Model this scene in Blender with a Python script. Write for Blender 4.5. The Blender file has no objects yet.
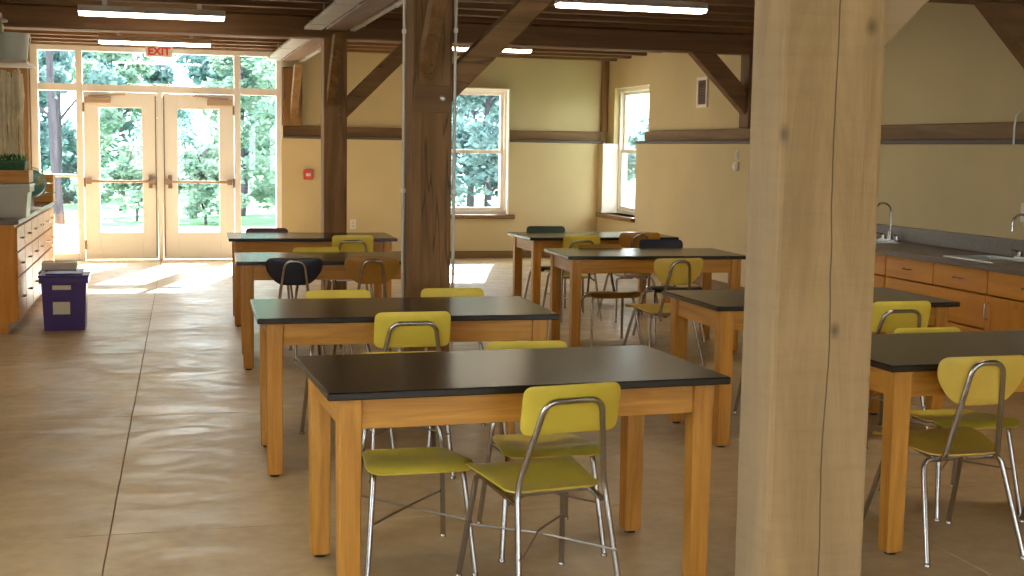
import bpy, bmesh, math, random
from mathutils import Vector, Matrix
random.seed(7)
sc = bpy.context.scene
COL = sc.collection
R = math.radians

# ------------------------------------------------------------------ camera
F_PX, YAW, PITCH, ROLL, CAM_H = 1300.0, R(14.966), R(6.131), R(0.911), 1.5145
fw = Vector((math.sin(YAW)*math.cos(PITCH), math.cos(YAW)*math.cos(PITCH), -math.sin(PITCH)))
rt = Vector((math.cos(YAW), -math.sin(YAW), 0)); up = rt.cross(fw)
rt2 = math.cos(ROLL)*rt + math.sin(ROLL)*up
up2 = math.cos(ROLL)*up - math.sin(ROLL)*rt
cam = bpy.data.cameras.new('camera'); camo = bpy.data.objects.new('camera', cam); COL.objects.link(camo)
cam.sensor_width = 36.0; cam.lens = F_PX*36.0/1024.0; cam.clip_start = 0.05; cam.clip_end = 300
m = Matrix((rt2, up2, -fw)).transposed().to_4x4(); m.translation = (0, 0, CAM_H); camo.matrix_world = m
sc.camera = camo

# ------------------------------------------------------------------ light and exposure
sc.view_settings.view_transform = 'Standard'; sc.view_settings.look = 'None'
sc.view_settings.gamma = 1.0; sc.view_settings.use_curve_mapping = False
sc.view_settings.exposure = 0.97
SKY_STRENGTH, SUN_STRENGTH, LAMP_STRENGTH = 6.5, 26.0, 13.0
w = bpy.data.worlds.new('sky'); sc.world = w; w.use_nodes = True
bg = w.node_tree.nodes['Background']; bg.inputs['Color'].default_value = (0.86, 0.94, 1.0, 1); bg.inputs['Strength'].default_value = SKY_STRENGTH
sun = bpy.data.lights.new('sun', 'SUN'); sun.energy = SUN_STRENGTH; sun.angle = R(0.6); sun.color = (1.0, 0.96, 0.88)
suno = bpy.data.objects.new('sun', sun); COL.objects.link(suno)
suno.rotation_euler = Vector((-0.30, -1.0, -0.64)).to_track_quat('-Z', 'Y').to_euler()
suno.location = (6, 30, 14)

# ------------------------------------------------------------------ materials
MATS = {}
def new_mat(name):
    mt = bpy.data.materials.new(name); mt.use_nodes = True; nt = mt.node_tree
    b = nt.nodes['Principled BSDF']; return mt, nt, b
def plain(name, col, rough=0.5, metal=0.0, spec=0.5, noise=0.0, nscale=20.0):
    if name in MATS: return MATS[name]
    mt, nt, b = new_mat(name)
    b.inputs['Base Color'].default_value = (*col, 1); b.inputs['Roughness'].default_value = rough
    b.inputs['Metallic'].default_value = metal; b.inputs['Specular IOR Level'].default_value = spec
    if noise:
        tc = nt.nodes.new('ShaderNodeTexCoord'); n = nt.nodes.new('ShaderNodeTexNoise'); n.inputs['Scale'].default_value = nscale
        n.inputs['Detail'].default_value = 4
        r = nt.nodes.new('ShaderNodeValToRGB')
        r.color_ramp.elements[0].position = 0.3; r.color_ramp.elements[1].position = 0.7
        r.color_ramp.elements[0].color = (*[c*(1-noise) for c in col], 1)
        r.color_ramp.elements[1].color = (*[min(1, c*(1+noise)) for c in col], 1)
        nt.links.new(tc.outputs['Object'], n.inputs['Vector']); nt.links.new(n.outputs['Fac'], r.inputs['Fac'])
        nt.links.new(r.outputs['Color'], b.inputs['Base Color'])
    MATS[name] = mt; return mt
def wood(name, dark, light, axis='z', rough=0.5, fine=18.0, stretch=14.0, bump=0.15, crack=0.0, spec=0.4, patch=None, check=False):
    """grain running along one local axis; every object gets its own offset"""
    key = name+axis
    if key in MATS: return MATS[key]
    mt, nt, b = new_mat(key); L = nt.links
    tc = nt.nodes.new('ShaderNodeTexCoord'); oi = nt.nodes.new('ShaderNodeObjectInfo')
    mp = nt.nodes.new('ShaderNodeMapping'); s = [fine]*3; s['xyz'.index(axis)] = fine/stretch
    mp.inputs['Scale'].default_value = s
    mul = nt.nodes.new('ShaderNodeMath'); mul.operation = 'MULTIPLY'; mul.inputs[1].default_value = 37.0
    add = nt.nodes.new('ShaderNodeVectorMath'); add.operation = 'ADD'
    L.new(tc.outputs['Object'], mp.inputs['Vector']); L.new(oi.outputs['Random'], mul.inputs[0])
    L.new(mp.outputs['Vector'], add.inputs[0]); L.new(mul.outputs[0], add.inputs[1])
    n = nt.nodes.new('ShaderNodeTexNoise'); n.inputs['Scale'].default_value = 1.0; n.inputs['Detail'].default_value = 6; n.inputs['Roughness'].default_value = 0.65
    n.inputs['Distortion'].default_value = 0.6
    L.new(add.outputs[0], n.inputs['Vector'])
    r = nt.nodes.new('ShaderNodeValToRGB'); r.color_ramp.elements[0].position = 0.3; r.color_ramp.elements[1].position = 0.7
    r.color_ramp.elements[0].color = (*dark, 1); r.color_ramp.elements[1].color = (*light, 1)
    L.new(n.outputs['Fac'], r.inputs['Fac']); col = r.outputs['Color']
    if patch:
        n2 = nt.nodes.new('ShaderNodeTexNoise'); n2.inputs['Scale'].default_value = 0.25; n2.inputs['Detail'].default_value = 4
        L.new(add.outputs[0], n2.inputs['Vector'])
        mr = nt.nodes.new('ShaderNodeMapRange'); mr.inputs[1].default_value = 0.42; mr.inputs[2].default_value = 0.62
        L.new(n2.outputs['Fac'], mr.inputs[0])
        mx = nt.nodes.new('ShaderNodeMixRGB'); mx.blend_type = 'MIX'; mx.inputs[2].default_value = (*patch, 1)
        ml = nt.nodes.new('ShaderNodeMath'); ml.operation = 'MULTIPLY'; ml.inputs[1].default_value = 0.75
        L.new(mr.outputs[0], ml.inputs[0]); L.new(ml.outputs[0], mx.inputs[0]); L.new(col, mx.inputs[1]); col = mx.outputs[0]
    if crack:
        mp2 = nt.nodes.new('ShaderNodeMapping'); s = [9.0]*3; s['xyz'.index(axis)] = 0.5; mp2.inputs['Scale'].default_value = s
        add2 = nt.nodes.new('ShaderNodeVectorMath'); add2.operation = 'ADD'
        L.new(tc.outputs['Object'], mp2.inputs['Vector']); L.new(mp2.outputs[0], add2.inputs[0]); L.new(mul.outputs[0], add2.inputs[1])
        n3 = nt.nodes.new('ShaderNodeTexNoise'); n3.inputs['Scale'].default_value = 0.8; n3.inputs['Detail'].default_value = 3
        L.new(add2.outputs[0], n3.inputs['Vector'])
        a = nt.nodes.new('ShaderNodeMath'); a.operation = 'SUBTRACT'; a.inputs[1].default_value = 0.5; L.new(n3.outputs['Fac'], a.inputs[0])
        ab = nt.nodes.new('ShaderNodeMath'); ab.operation = 'ABSOLUTE'; L.new(a.outputs[0], ab.inputs[0])
        mr = nt.nodes.new('ShaderNodeMapRange'); mr.inputs[1].default_value = 0.0; mr.inputs[2].default_value = 0.012; mr.inputs[3].default_value = crack; mr.inputs[4].default_value = 0.0
        L.new(ab.outputs[0], mr.inputs[0])
        mx = nt.nodes.new('ShaderNodeMixRGB'); mx.inputs[2].default_value = (*[c*0.25 for c in dark], 1)
        L.new(mr.outputs[0], mx.inputs[0]); L.new(col, mx.inputs[1]); col = mx.outputs[0]
    if check:   # a single long drying crack that wanders up the middle of the face
        sp = nt.nodes.new('ShaderNodeSeparateXYZ'); L.new(tc.outputs['Object'], sp.inputs[0])
        def wander(scale, amp, x0, wd):
            nz = nt.nodes.new('ShaderNodeTexNoise'); nz.noise_dimensions = '1D'; nz.inputs['Scale'].default_value = scale; nz.inputs['Detail'].default_value = 7; nz.inputs['Roughness'].default_value = .4
            L.new(sp.outputs['Z'], nz.inputs['W'])
            q = nt.nodes.new('ShaderNodeMath'); q.operation = 'MULTIPLY_ADD'; q.inputs[1].default_value = amp; q.inputs[2].default_value = x0-amp/2; L.new(nz.outputs['Fac'], q.inputs[0])
            d = nt.nodes.new('ShaderNodeMath'); d.operation = 'SUBTRACT'; L.new(sp.outputs['X'], d.inputs[0]); L.new(q.outputs[0], d.inputs[1])
            a_ = nt.nodes.new('ShaderNodeMath'); a_.operation = 'ABSOLUTE'; L.new(d.outputs[0], a_.inputs[0])
            r_ = nt.nodes.new('ShaderNodeMapRange'); r_.inputs[1].default_value = wd*.3; r_.inputs[2].default_value = wd; r_.inputs[3].default_value = .8; r_.inputs[4].default_value = 0
            L.new(a_.outputs[0], r_.inputs[0]); return r_.outputs[0]
        for args in ((1.5, .05, .008, .0030),):
            mx = nt.nodes.new('ShaderNodeMixRGB'); mx.inputs[2].default_value = (.05, .032, .016, 1)
            L.new(wander(*args), mx.inputs[0]); L.new(col, mx.inputs[1]); col = mx.outputs[0]
        # faint saw marks across the grain
        mp3 = nt.nodes.new('ShaderNodeMapping'); mp3.inputs['Scale'].default_value = (5, 5, 42); mp3.inputs['Rotation'].default_value = (0, .45, 0); L.new(tc.outputs['Object'], mp3.inputs['Vector'])
        n5 = nt.nodes.new('ShaderNodeTexNoise'); n5.inputs['Scale'].default_value = 1.0; n5.inputs['Detail'].default_value = 4; L.new(mp3.outputs[0], n5.inputs['Vector'])
        r5 = nt.nodes.new('ShaderNodeMapRange'); r5.inputs[1].default_value = .45; r5.inputs[2].default_value = .75; r5.inputs[3].default_value = 0; r5.inputs[4].default_value = .16; L.new(n5.outputs['Fac'], r5.inputs[0])
        mx = nt.nodes.new('ShaderNodeMixRGB'); mx.inputs[2].default_value = (.15, .105, .06, 1); L.new(r5.outputs[0], mx.inputs[0]); L.new(col, mx.inputs[1]); col = mx.outputs[0]
        # knots
        for kx, kz, kr in ((.098, 1.835, .014), (-.135, 1.56, .014), (.03, 1.06, .012)):
            vd = nt.nodes.new('ShaderNodeVectorMath'); vd.operation = 'SUBTRACT'; vd.inputs[1].default_value = (kx, -.095, kz); L.new(tc.outputs['Object'], vd.inputs[0])
            vm = nt.nodes.new('ShaderNodeVectorMath'); vm.operation = 'MULTIPLY'; vm.inputs[1].default_value = (1, 1, .7); L.new(vd.outputs[0], vm.inputs[0])
            ln = nt.nodes.new('ShaderNodeVectorMath'); ln.operation = 'LENGTH'; L.new(vm.outputs[0], ln.inputs[0])
            r_ = nt.nodes.new('ShaderNodeMapRange'); r_.inputs[1].default_value = kr*.3; r_.inputs[2].default_value = kr*1.6; r_.inputs[3].default_value = .75; r_.inputs[4].default_value = 0
            L.new(ln.outputs[1], r_.inputs[0]); mx = nt.nodes.new('ShaderNodeMixRGB'); mx.inputs[2].default_value = (.10, .065, .035, 1)
            L.new(r_.outputs[0], mx.inputs[0]); L.new(col, mx.inputs[1]); col = mx.outputs[0]
    L.new(col, b.inputs['Base Color'])
    b.inputs['Roughness'].default_value = rough; b.inputs['Specular IOR Level'].default_value = spec
    if bump:
        bp = nt.nodes.new('ShaderNodeBump'); bp.inputs['Strength'].default_value = bump; bp.inputs['Distance'].default_value = 0.01
        L.new(n.outputs['Fac'], bp.inputs['Height']); L.new(bp.outputs[0], b.inputs['Normal'])
    MATS[key] = mt; return mt
def oak(ax): return wood('oak', (0.42, 0.17, 0.022), (0.70, 0.34, 0.06), ax, 0.38, 26, 14, 0.05)
def cab(ax): return wood('cabinet_wood', (0.60, 0.23, 0.022), (0.76, 0.34, 0.042), ax, 0.4, 14, 10, 0.04)
def timber(ax): return wood('timber', (0.15, 0.075, 0.028), (0.30, 0.165, 0.065), ax, 0.75, 12, 12, 0.35, crack=0.75)
def timber_dark(ax): return wood('ceiling_timber', (0.12, 0.056, 0.022), (0.23, 0.12, 0.05), ax, 0.7, 10, 14, 0.3)
def timber_gray(ax): return wood('weathered_timber', (0.28, 0.18, 0.08), (0.46, 0.31, 0.15), ax, 0.8, 9, 8, 0.6, patch=(0.29, 0.22, 0.145), check=(ax == 'z'))
def rail_wood(ax): return wood('rail_wood', (0.16, 0.085, 0.03), (0.27, 0.155, 0.06), ax, 0.6, 12, 12, 0.2)

def wall_mat(name, col):
    mt, nt, b = new_mat(name); L = nt.links
    g = nt.nodes.new('ShaderNodeNewGeometry')
    n = nt.nodes.new('ShaderNodeTexNoise'); n.inputs['Scale'].default_value = 1.3; n.inputs['Detail'].default_value = 5
    L.new(g.outputs['Position'], n.inputs['Vector'])
    r = nt.nodes.new('ShaderNodeValToRGB'); r.color_ramp.elements[0].position = 0.3; r.color_ramp.elements[1].position = 0.7
    r.color_ramp.elements[0].color = (*[c*0.95 for c in col], 1); r.color_ramp.elements[1].color = (*[c*1.05 for c in col], 1)
    L.new(n.outputs['Fac'], r.inputs['Fac']); L.new(r.outputs[0], b.inputs['Base Color'])
    n2 = nt.nodes.new('ShaderNodeTexNoise'); n2.inputs['Scale'].default_value = 130
    L.new(g.outputs['Position'], n2.inputs['Vector'])
    bp = nt.nodes.new('ShaderNodeBump'); bp.inputs['Strength'].default_value = 0.06; bp.inputs['Distance'].default_value = 0.003
    L.new(n2.outputs['Fac'], bp.inputs['Height']); L.new(bp.outputs[0], b.inputs['Normal'])
    b.inputs['Roughness'].default_value = 0.75; b.inputs['Specular IOR Level'].default_value = 0.3; MATS[name] = mt; return mt
WALL = wall_mat('tan_paint', (0.60, 0.49, 0.285))

def concrete_mat():
    mt, nt, b = new_mat('sealed_concrete'); L = nt.links
    g = nt.nodes.new('ShaderNodeNewGeometry')
    n = nt.nodes.new('ShaderNodeTexNoise'); n.inputs['Scale'].default_value = 1.1; n.inputs['Detail'].default_value = 8; n.inputs['Roughness'].default_value = 0.6; n.inputs['Distortion'].default_value = 0.8
    L.new(g.outputs['Position'], n.inputs['Vector'])
    r = nt.nodes.new('ShaderNodeValToRGB'); r.color_ramp.elements[0].position = 0.32; r.color_ramp.elements[1].position = 0.72
    r.color_ramp.elements[0].color = (0.43, 0.305, 0.165, 1); r.color_ramp.elements[1].color = (0.63, 0.48, 0.28, 1)
    L.new(n.outputs['Fac'], r.inputs['Fac'])
    n2 = nt.nodes.new('ShaderNodeTexNoise'); n2.inputs['Scale'].default_value = 14; n2.inputs['Detail'].default_value = 6
    L.new(g.outputs['Position'], n2.inputs['Vector'])
    mx = nt.nodes.new('ShaderNodeMixRGB'); mx.blend_type = 'MULTIPLY'; mx.inputs[0].default_value = 0.35
    L.new(r.outputs[0], mx.inputs[1]); L.new(n2.outputs['Fac'], mx.inputs[2])
    sc2 = nt.nodes.new('ShaderNodeMixRGB'); sc2.blend_type = 'MULTIPLY'; sc2.inputs[0].default_value = 1.0; sc2.inputs[2].default_value = (1.15, 1.15, 1.15, 1)
    L.new(mx.outputs[0], sc2.inputs[1]); L.new(sc2.outputs[0], b.inputs['Base Color'])
    # trowel swirls: roughness and slight relief
    mp = nt.nodes.new('ShaderNodeMapping'); mp.inputs['Scale'].default_value = (1.6, 2.4, 1); L.new(g.outputs['Position'], mp.inputs['Vector'])
    n3 = nt.nodes.new('ShaderNodeTexNoise'); n3.inputs['Scale'].default_value = 1.5; n3.inputs['Detail'].default_value = 4; n3.inputs['Distortion'].default_value = 1.6
    L.new(mp.outputs[0], n3.inputs['Vector'])
    mr = nt.nodes.new('ShaderNodeMapRange'); mr.inputs[1].default_value = 0.35; mr.inputs[2].default_value = 0.65; mr.inputs[3].default_value = 0.30; mr.inputs[4].default_value = 0.52
    L.new(n3.outputs['Fac'], mr.inputs[0]); L.new(mr.outputs[0], b.inputs['Roughness'])
    bp = nt.nodes.new('ShaderNodeBump'); bp.inputs['Strength'].default_value = 0.25; bp.inputs['Distance'].default_value = 0.012
    L.new(n3.outputs['Fac'], bp.inputs['Height']); L.new(bp.outputs[0], b.inputs['Normal'])
    b.inputs['Specular IOR Level'].default_value = 0.38
    MATS['concrete'] = mt; return mt
CONC = concrete_mat()
JOINT = plain('joint', (0.20, 0.15, 0.10), 0.9)

def glass_mat(name, tint=(1, 1, 1), refl=1.0):
    mt, nt, b = new_mat(name); L = nt.links; nt.nodes.remove(b)
    t = nt.nodes.new('ShaderNodeBsdfTransparent'); t.inputs['Color'].default_value = (*tint, 1)
    g = nt.nodes.new('ShaderNodeBsdfGlossy'); g.inputs['Roughness'].default_value = 0.02
    # thin-pane Fresnel (Schlick), the same from both faces
    ge = nt.nodes.new('ShaderNodeNewGeometry'); dt = nt.nodes.new('ShaderNodeVectorMath'); dt.operation = 'DOT_PRODUCT'
    L.new(ge.outputs['Normal'], dt.inputs[0]); L.new(ge.outputs['Incoming'], dt.inputs[1])
    prev = dt.outputs['Value']
    for op, a in (('ABSOLUTE', None), ('SUBTRACT', 1.0), ('ABSOLUTE', None), ('POWER', 5.0), ('MULTIPLY', 0.9), ('ADD', 0.03)):
        q = nt.nodes.new('ShaderNodeMath'); q.operation = op; L.new(prev, q.inputs[0])
        if a is not None: q.inputs[1].default_value = a
        prev = q.outputs[0]; f = q
    mx = nt.nodes.new('ShaderNodeMixShader'); L.new(f.outputs[0], mx.inputs[0]); L.new(t.outputs[0], mx.inputs[1]); L.new(g.outputs[0], mx.inputs[2])
    L.new(mx.outputs[0], nt.nodes['Material Output'].inputs['Surface']); MATS[name] = mt; return mt
GLASS = glass_mat('window_glass', (0.97, 0.99, 0.98))
def frosted(name, col, alpha=0.5, rough=0.3):
    mt, nt, b = new_mat(name); L = nt.links
    b.inputs['Base Color'].default_value = (*col, 1); b.inputs['Roughness'].default_value = rough
    t = nt.nodes.new('ShaderNodeBsdfTransparent'); mx = nt.nodes.new('ShaderNodeMixShader'); mx.inputs[0].default_value = alpha
    L.new(t.outputs[0], mx.inputs[1]); L.new(b.outputs[0], mx.inputs[2]); L.new(mx.outputs[0], nt.nodes['Material Output'].inputs['Surface'])
    MATS[name] = mt; return mt
def emit(name, col, s):
    mt, nt, b = new_mat(name); b.inputs['Base Color'].default_value = (0.9, 0.9, 0.9, 1)
    b.inputs['Emission Color'].default_value = (*col, 1); b.inputs['Emission Strength'].default_value = s; MATS[name] = mt; return mt
def leaf_mat(name, c1, c2):
    mt, nt, b = new_mat(name); L = nt.links; nt.nodes.remove(b)
    g = nt.nodes.new('ShaderNodeNewGeometry'); n = nt.nodes.new('ShaderNodeTexNoise'); n.inputs['Scale'].default_value = 1.6; n.inputs['Detail'].default_value = 4
    L.new(g.outputs['Position'], n.inputs['Vector'])
    r = nt.nodes.new('ShaderNodeValToRGB'); r.color_ramp.elements[0].position = 0.35; r.color_ramp.elements[1].position = 0.65
    r.color_ramp.elements[0].color = (*c1, 1); r.color_ramp.elements[1].color = (*c2, 1); L.new(n.outputs['Fac'], r.inputs['Fac'])
    d = nt.nodes.new('ShaderNodeBsdfDiffuse'); t = nt.nodes.new('ShaderNodeBsdfTranslucent')
    L.new(r.outputs[0], d.inputs['Color']); L.new(r.outputs[0], t.inputs['Color'])
    mx = nt.nodes.new('ShaderNodeMixShader'); mx.inputs[0].default_value = 0.5
    L.new(d.outputs[0], mx.inputs[1]); L.new(t.outputs[0], mx.inputs[2]); L.new(mx.outputs[0], nt.nodes['Material Output'].inputs['Surface'])
    MATS[name] = mt; return mt

WHITE_FRAME = plain('cream_frame_paint', (0.86, 0.80, 0.74), 0.45)
ALU_FRAME = plain('pale_frame', (0.88, 0.86, 0.88), 0.4)
DOOR_PAINT = plain('cream_door_paint', (0.90, 0.90, 0.93), 0.45)
CHROME = plain('chrome', (0.46, 0.44, 0.44), 0.26, 1.0)
STEEL = plain('dull_steel', (0.42, 0.38, 0.33), 0.4, 1.0)
EPOXY = plain('black_epoxy', (0.020, 0.015, 0.012), 0.21, 0, 0.42, 0.12, 30)
GREYTOP = plain('grey_laminate', (0.14, 0.103, 0.08), 0.38, 0, 0.5, 0.2, 60)
GALV = plain('galvanised', (0.42, 0.40, 0.38), 0.5, 0.0, 0.5, 0.1, 5)
RUBBER = plain('rubber', (0.03, 0.028, 0.025), 0.8)
WHITE = plain('white_plastic', (0.78, 0.76, 0.72), 0.4)
PURPLE = plain('purple_plastic', (0.055, 0.022, 0.20), 0.35)
PURPLE_D = plain('dark_purple_plastic', (0.025, 0.014, 0.075), 0.35)
PAPER = plain('paper', (0.72, 0.68, 0.58), 0.8)
CONDUIT = plain('conduit', (0.60, 0.57, 0.52), 0.4, 0.2)
SEATC = {'yellow': plain('yellow_plastic', (0.74, 0.58, 0.07), 0.36, 0, 0.5, 0.06, 8),
         'ochre': plain('ochre_plastic', (0.66, 0.46, 0.075), 0.38, 0, 0.5, 0.06, 8),
         'orange': plain('orange_plastic', (0.40, 0.19, 0.025), 0.4, 0, 0.5, 0.06, 8),
         'navy': plain('navy_plastic', (0.012, 0.013, 0.03), 0.4),
         'maroon': plain('maroon_plastic', (0.09, 0.02, 0.018), 0.4),
         'green': plain('dark_green_plastic', (0.03, 0.055, 0.035), 0.4)}

# ------------------------------------------------------------------ mesh helpers
class MB:
    def __init__(s): s.v = []; s.f = []
    def add(s, vs, fs):
        o = len(s.v); s.v += [tuple(p) for p in vs]; s.f += [tuple(i+o for i in f) for f in fs]; return s
    def box(s, x0, x1, y0, y1, z0, z1):
        return s.add([(x0,y0,z0),(x1,y0,z0),(x1,y1,z0),(x0,y1,z0),(x0,y0,z1),(x1,y0,z1),(x1,y1,z1),(x0,y1,z1)],
                     [(0,3,2,1),(4,5,6,7),(0,1,5,4),(1,2,6,5),(2,3,7,6),(3,0,4,7)])
    def taper(s, b, t, z0, z1):   # b,t = (x0,x1,y0,y1)
        return s.add([(b[0],b[2],z0),(b[1],b[2],z0),(b[1],b[3],z0),(b[0],b[3],z0),(t[0],t[2],z1),(t[1],t[2],z1),(t[1],t[3],z1),(t[0],t[3],z1)],
                     [(0,3,2,1),(4,5,6,7),(0,1,5,4),(1,2,6,5),(2,3,7,6),(3,0,4,7)])
    def prism(s, poly, axis, a0, a1):   # polygon in the two other axes, extruded along axis
        n = len(poly); vs = []
        for a in (a0, a1):
            for p, q in poly:
                vs.append({'x': (a, p, q), 'y': (p, a, q), 'z': (p, q, a)}[axis])
        fs = [tuple(range(n))[::-1], tuple(range(n, 2*n))] + [(i, (i+1) % n, n+(i+1) % n, n+i) for i in range(n)]
        return s.add(vs, fs)
    def tube(s, pts, r, n=8, closed=False):
        pts = [Vector(p) for p in pts]; k = len(pts); rs = r if isinstance(r, (list, tuple)) else [r]*k
        t0 = (pts[1]-pts[0]).normalized(); a = Vector((0,0,1)) if abs(t0.z) < 0.9 else Vector((1,0,0))
        nrm = t0.cross(a).normalized(); rings = []
        for i, p in enumerate(pts):
            if closed: t = (pts[(i+1) % k]-pts[i-1]).normalized()
            else: t = (pts[min(i+1, k-1)]-pts[max(i-1, 0)]).normalized()
            nrm = (nrm - t*nrm.dot(t)).normalized(); b = t.cross(nrm)
            rings.append([p+rs[i]*(math.cos(2*math.pi*j/n)*nrm+math.sin(2*math.pi*j/n)*b) for j in range(n)])
        vs = [q for rg in rings for q in rg]; fs = []
        for i in range(k if closed else k-1):
            i2 = (i+1) % k
            for j in range(n): fs.append((i*n+j, i*n+(j+1) % n, i2*n+(j+1) % n, i2*n+j))
        if not closed: fs += [tuple(range(n))[::-1], tuple(range((k-1)*n, k*n))]
        return s.add(vs, fs)
    def lathe(s, prof, c=(0,0,0), n=20):
        vs = []; fs = []; k = len(prof)
        for r, z in prof:
            for j in range(n): vs.append((c[0]+r*math.cos(2*math.pi*j/n), c[1]+r*math.sin(2*math.pi*j/n), c[2]+z))
        for i in range(k-1):
            for j in range(n): fs.append((i*n+j, i*n+(j+1) % n, (i+1)*n+(j+1) % n, (i+1)*n+j))
        fs += [tuple(range(n))[::-1], tuple(range((k-1)*n, k*n))]
        return s.add(vs, fs)
    def shell(s, outline, surf, th, rings=(0.35, 0.7, 0.93, 1.0), c=(0, 0)):
        """curved sheet with a rounded outline: surf(x,y) -> point, th = thickness along the normal"""
        n = len(outline); e = 1e-3; top = []; bot = []
        def pn(x, y):
            p = Vector(surf(x, y)); nx = Vector(surf(x+e, y))-p; ny = Vector(surf(x, y+e))-p
            return p, nx.cross(ny).normalized()
        for k, t in enumerate((0.0,)+tuple(rings)):
            for (x, y) in (outline if t else [(0, 0)]):
                X = c[0]+(x-c[0])*t; Y = c[1]+(y-c[1])*t
                p, nn = pn(X, Y); h = th*0.5*(1.0 if t < 0.99 else 0.45)
                top.append(p+nn*h); bot.append(p-nn*h)
        N = len(top); fs = []
        for j in range(n):
            a, b = 1+j, 1+(j+1) % n; fs.append((0, a, b)); fs.append((N, N+b, N+a))
        for k in range(len(rings)-1):
            for j in range(n):
                a, b = 1+k*n+j, 1+k*n+(j+1) % n; q, r2 = a+n, b+n
                fs.append((a, q, r2, b)); fs.append((N+a, N+b, N+r2, N+q))
        k = len(rings)-1
        for j in range(n):
            a, b = 1+k*n+j, 1+k*n+(j+1) % n; fs.append((a, N+a, N+b, b))
        return s.add(top+bot, fs)
    def build(s, name, mat, parent=None, bevel=0.0, smooth=False, seg=1):
        me = bpy.data.meshes.new(name); me.from_pydata(s.v, [], s.f); me.update()
        bm = bmesh.new(); bm.from_mesh(me)
        if bevel:
            es = [e for e in bm.edges if len(e.link_faces) == 2 and e.calc_face_angle(0) > 0.6]
            bmesh.ops.bevel(bm, geom=es, offset=bevel, segments=seg, profile=0.6, affect='EDGES', clamp_overlap=True)
        bmesh.ops.recalc_face_normals(bm, faces=bm.faces)
        if smooth:
            for f in bm.faces: f.smooth = True
            for e in bm.edges:
                if len(e.link_faces) == 2 and e.calc_face_angle(0) > 0.75: e.smooth = False
        bm.to_mesh(me); bm.free(); me.materials.append(mat)
        return link(name, me, parent)
def link(name, me, parent=None):
    o = bpy.data.objects.new(name, me); COL.objects.link(o)
    if parent: o.parent = parent
    return o
def thing(name, label, cat, loc=(0,0,0), rz=0.0, group=None, scale=1.0):
    o = bpy.data.objects.new(name, None); o.empty_display_size = 0.1; COL.objects.link(o)
    o.location = loc; o.rotation_euler = (0, 0, R(rz)); o.scale = (scale,)*3
    return tag(o, label, cat, group)
def tag(o, label, cat, group=None):
    o['label'] = label; o['category'] = cat
    if group: o['group'] = group
    return o
def struct(o, label=None):
    o['kind'] = 'structure'
    if label: o['label'] = label
    return o
def fillet(pts, r, n=5):
    """round the corners of a polyline"""
    pts = [Vector(p) for p in pts]; out = [pts[0]]
    for i in range(1, len(pts)-1):
        p, a, b = pts[i], pts[i-1]-pts[i], pts[i+1]-pts[i]
        d = min(r, a.length*0.48, b.length*0.48); A = p+a.normalized()*d; B = p+b.normalized()*d
        for k in range(n+1):
            t = k/n; out.append(A*(1-t)**2+p*2*t*(1-t)+B*t*t)
    return out+[pts[-1]]

# ------------------------------------------------------------------ the room
XL, XR, YB, YF = -1.95, 5.88, -4.0, 17.42     # inner faces of the (thick) lower walls
XRU, YFU = 6.04, 17.58                        # upper wall faces are set back
ZC = 2.95
# floor slabs with recessed joints
fl = struct(MB().box(XL-.3, XR+.5, YB-.3, YF+.5, -.20, -.009).build('floor', JOINT), 'tan sealed concrete floor cut into slabs by thin dark joints')
xs = [XL-.25, -0.173, 2.95, XR+.45]; ys = [YB-.25, -1.66, .61, 2.88, 5.14, 7.41, 9.68, 11.95, 14.22, 16.49, YF+.45]
for i in range(3):
    for j in range(len(ys)-1):
        g = .002; (ya, yb) = (ys[j]+g, ys[j+1]-g); sk = lambda y, c: c+(0 if c in (xs[0], xs[3]) else (y-9.0)*.0134)
        poly = [(sk(ya, xs[i])+g, ya), (sk(ya, xs[i+1])-g, ya), (sk(yb, xs[i+1])-g, yb), (sk(yb, xs[i])+g, yb)]
        MB().prism(poly, 'z', -.0085, 0).build('floor_slab', CONC, fl, bevel=.002)

def wall_with_holes(mb, axis, f0, f1, a0, a1, z0, z1, holes):
    """wall between faces f0..f1 along axis ('x' means the wall runs along x); holes = (a0,a1,z0,z1)"""
    cuts = sorted(set([a0, a1]+[h[0] for h in holes]+[h[1] for h in holes])); cuts = [c for c in cuts if a0 <= c <= a1]
    for p, q in zip(cuts[:-1], cuts[1:]):
        segs = [(z0, z1)]
        for h in holes:
            if h[0] <= p+1e-6 and h[1] >= q-1e-6:
                ns = []
                for s0, s1 in segs:
                    if h[2] > s0: ns.append((s0, min(s1, h[2])))
                    if h[3] < s1: ns.append((max(s0, h[3]), s1))
                segs = [t for t in ns if t[1]-t[0] > 1e-6]
        for s0, s1 in segs:
            if axis == 'x': mb.box(p, q, f0, f1, s0, s1)
            else: mb.box(f0, f1, p, q, s0, s1)
GX0, GX1, GZ1 = -1.62, 1.49, 2.72             # glazed entrance wall
FW = (3.68, 4.585, .60, 2.33)                 # far window hole
RW = (15.90, 17.24, .64, 2.36)                # right wall window hole
RAIL0, RAIL1 = 1.60, 1.765
mb = MB()
wall_with_holes(mb, 'x', YF, 17.85, GX1, XR, 0, RAIL0, [FW]); wall_with_holes(mb, 'x', YFU, 17.85, GX1, 6.25, RAIL0, ZC, [FW])
mb.box(XL-.3, GX0, YFU-.1, 17.85, 0, ZC); mb.box(GX0, GX1, YFU-.06, 17.85, GZ1, ZC)
struct(mb.build('wall_far', WALL), 'tan painted far wall with glazed entrance and sash window')
mb = MB()
wall_with_holes(mb, 'y', XR, 6.25, YB-.3, 17.85, 0, RAIL0, [RW]); wall_with_holes(mb, 'y', XRU, 6.25, YB-.3, 17.85, RAIL0, ZC, [RW])
struct(mb.build('wall_right', WALL), 'tan painted right wall above the sink counter')
LW = [(-1.6, -.1, .7, 2.3), (2.2, 3.7, .7, 2.3)]
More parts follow.
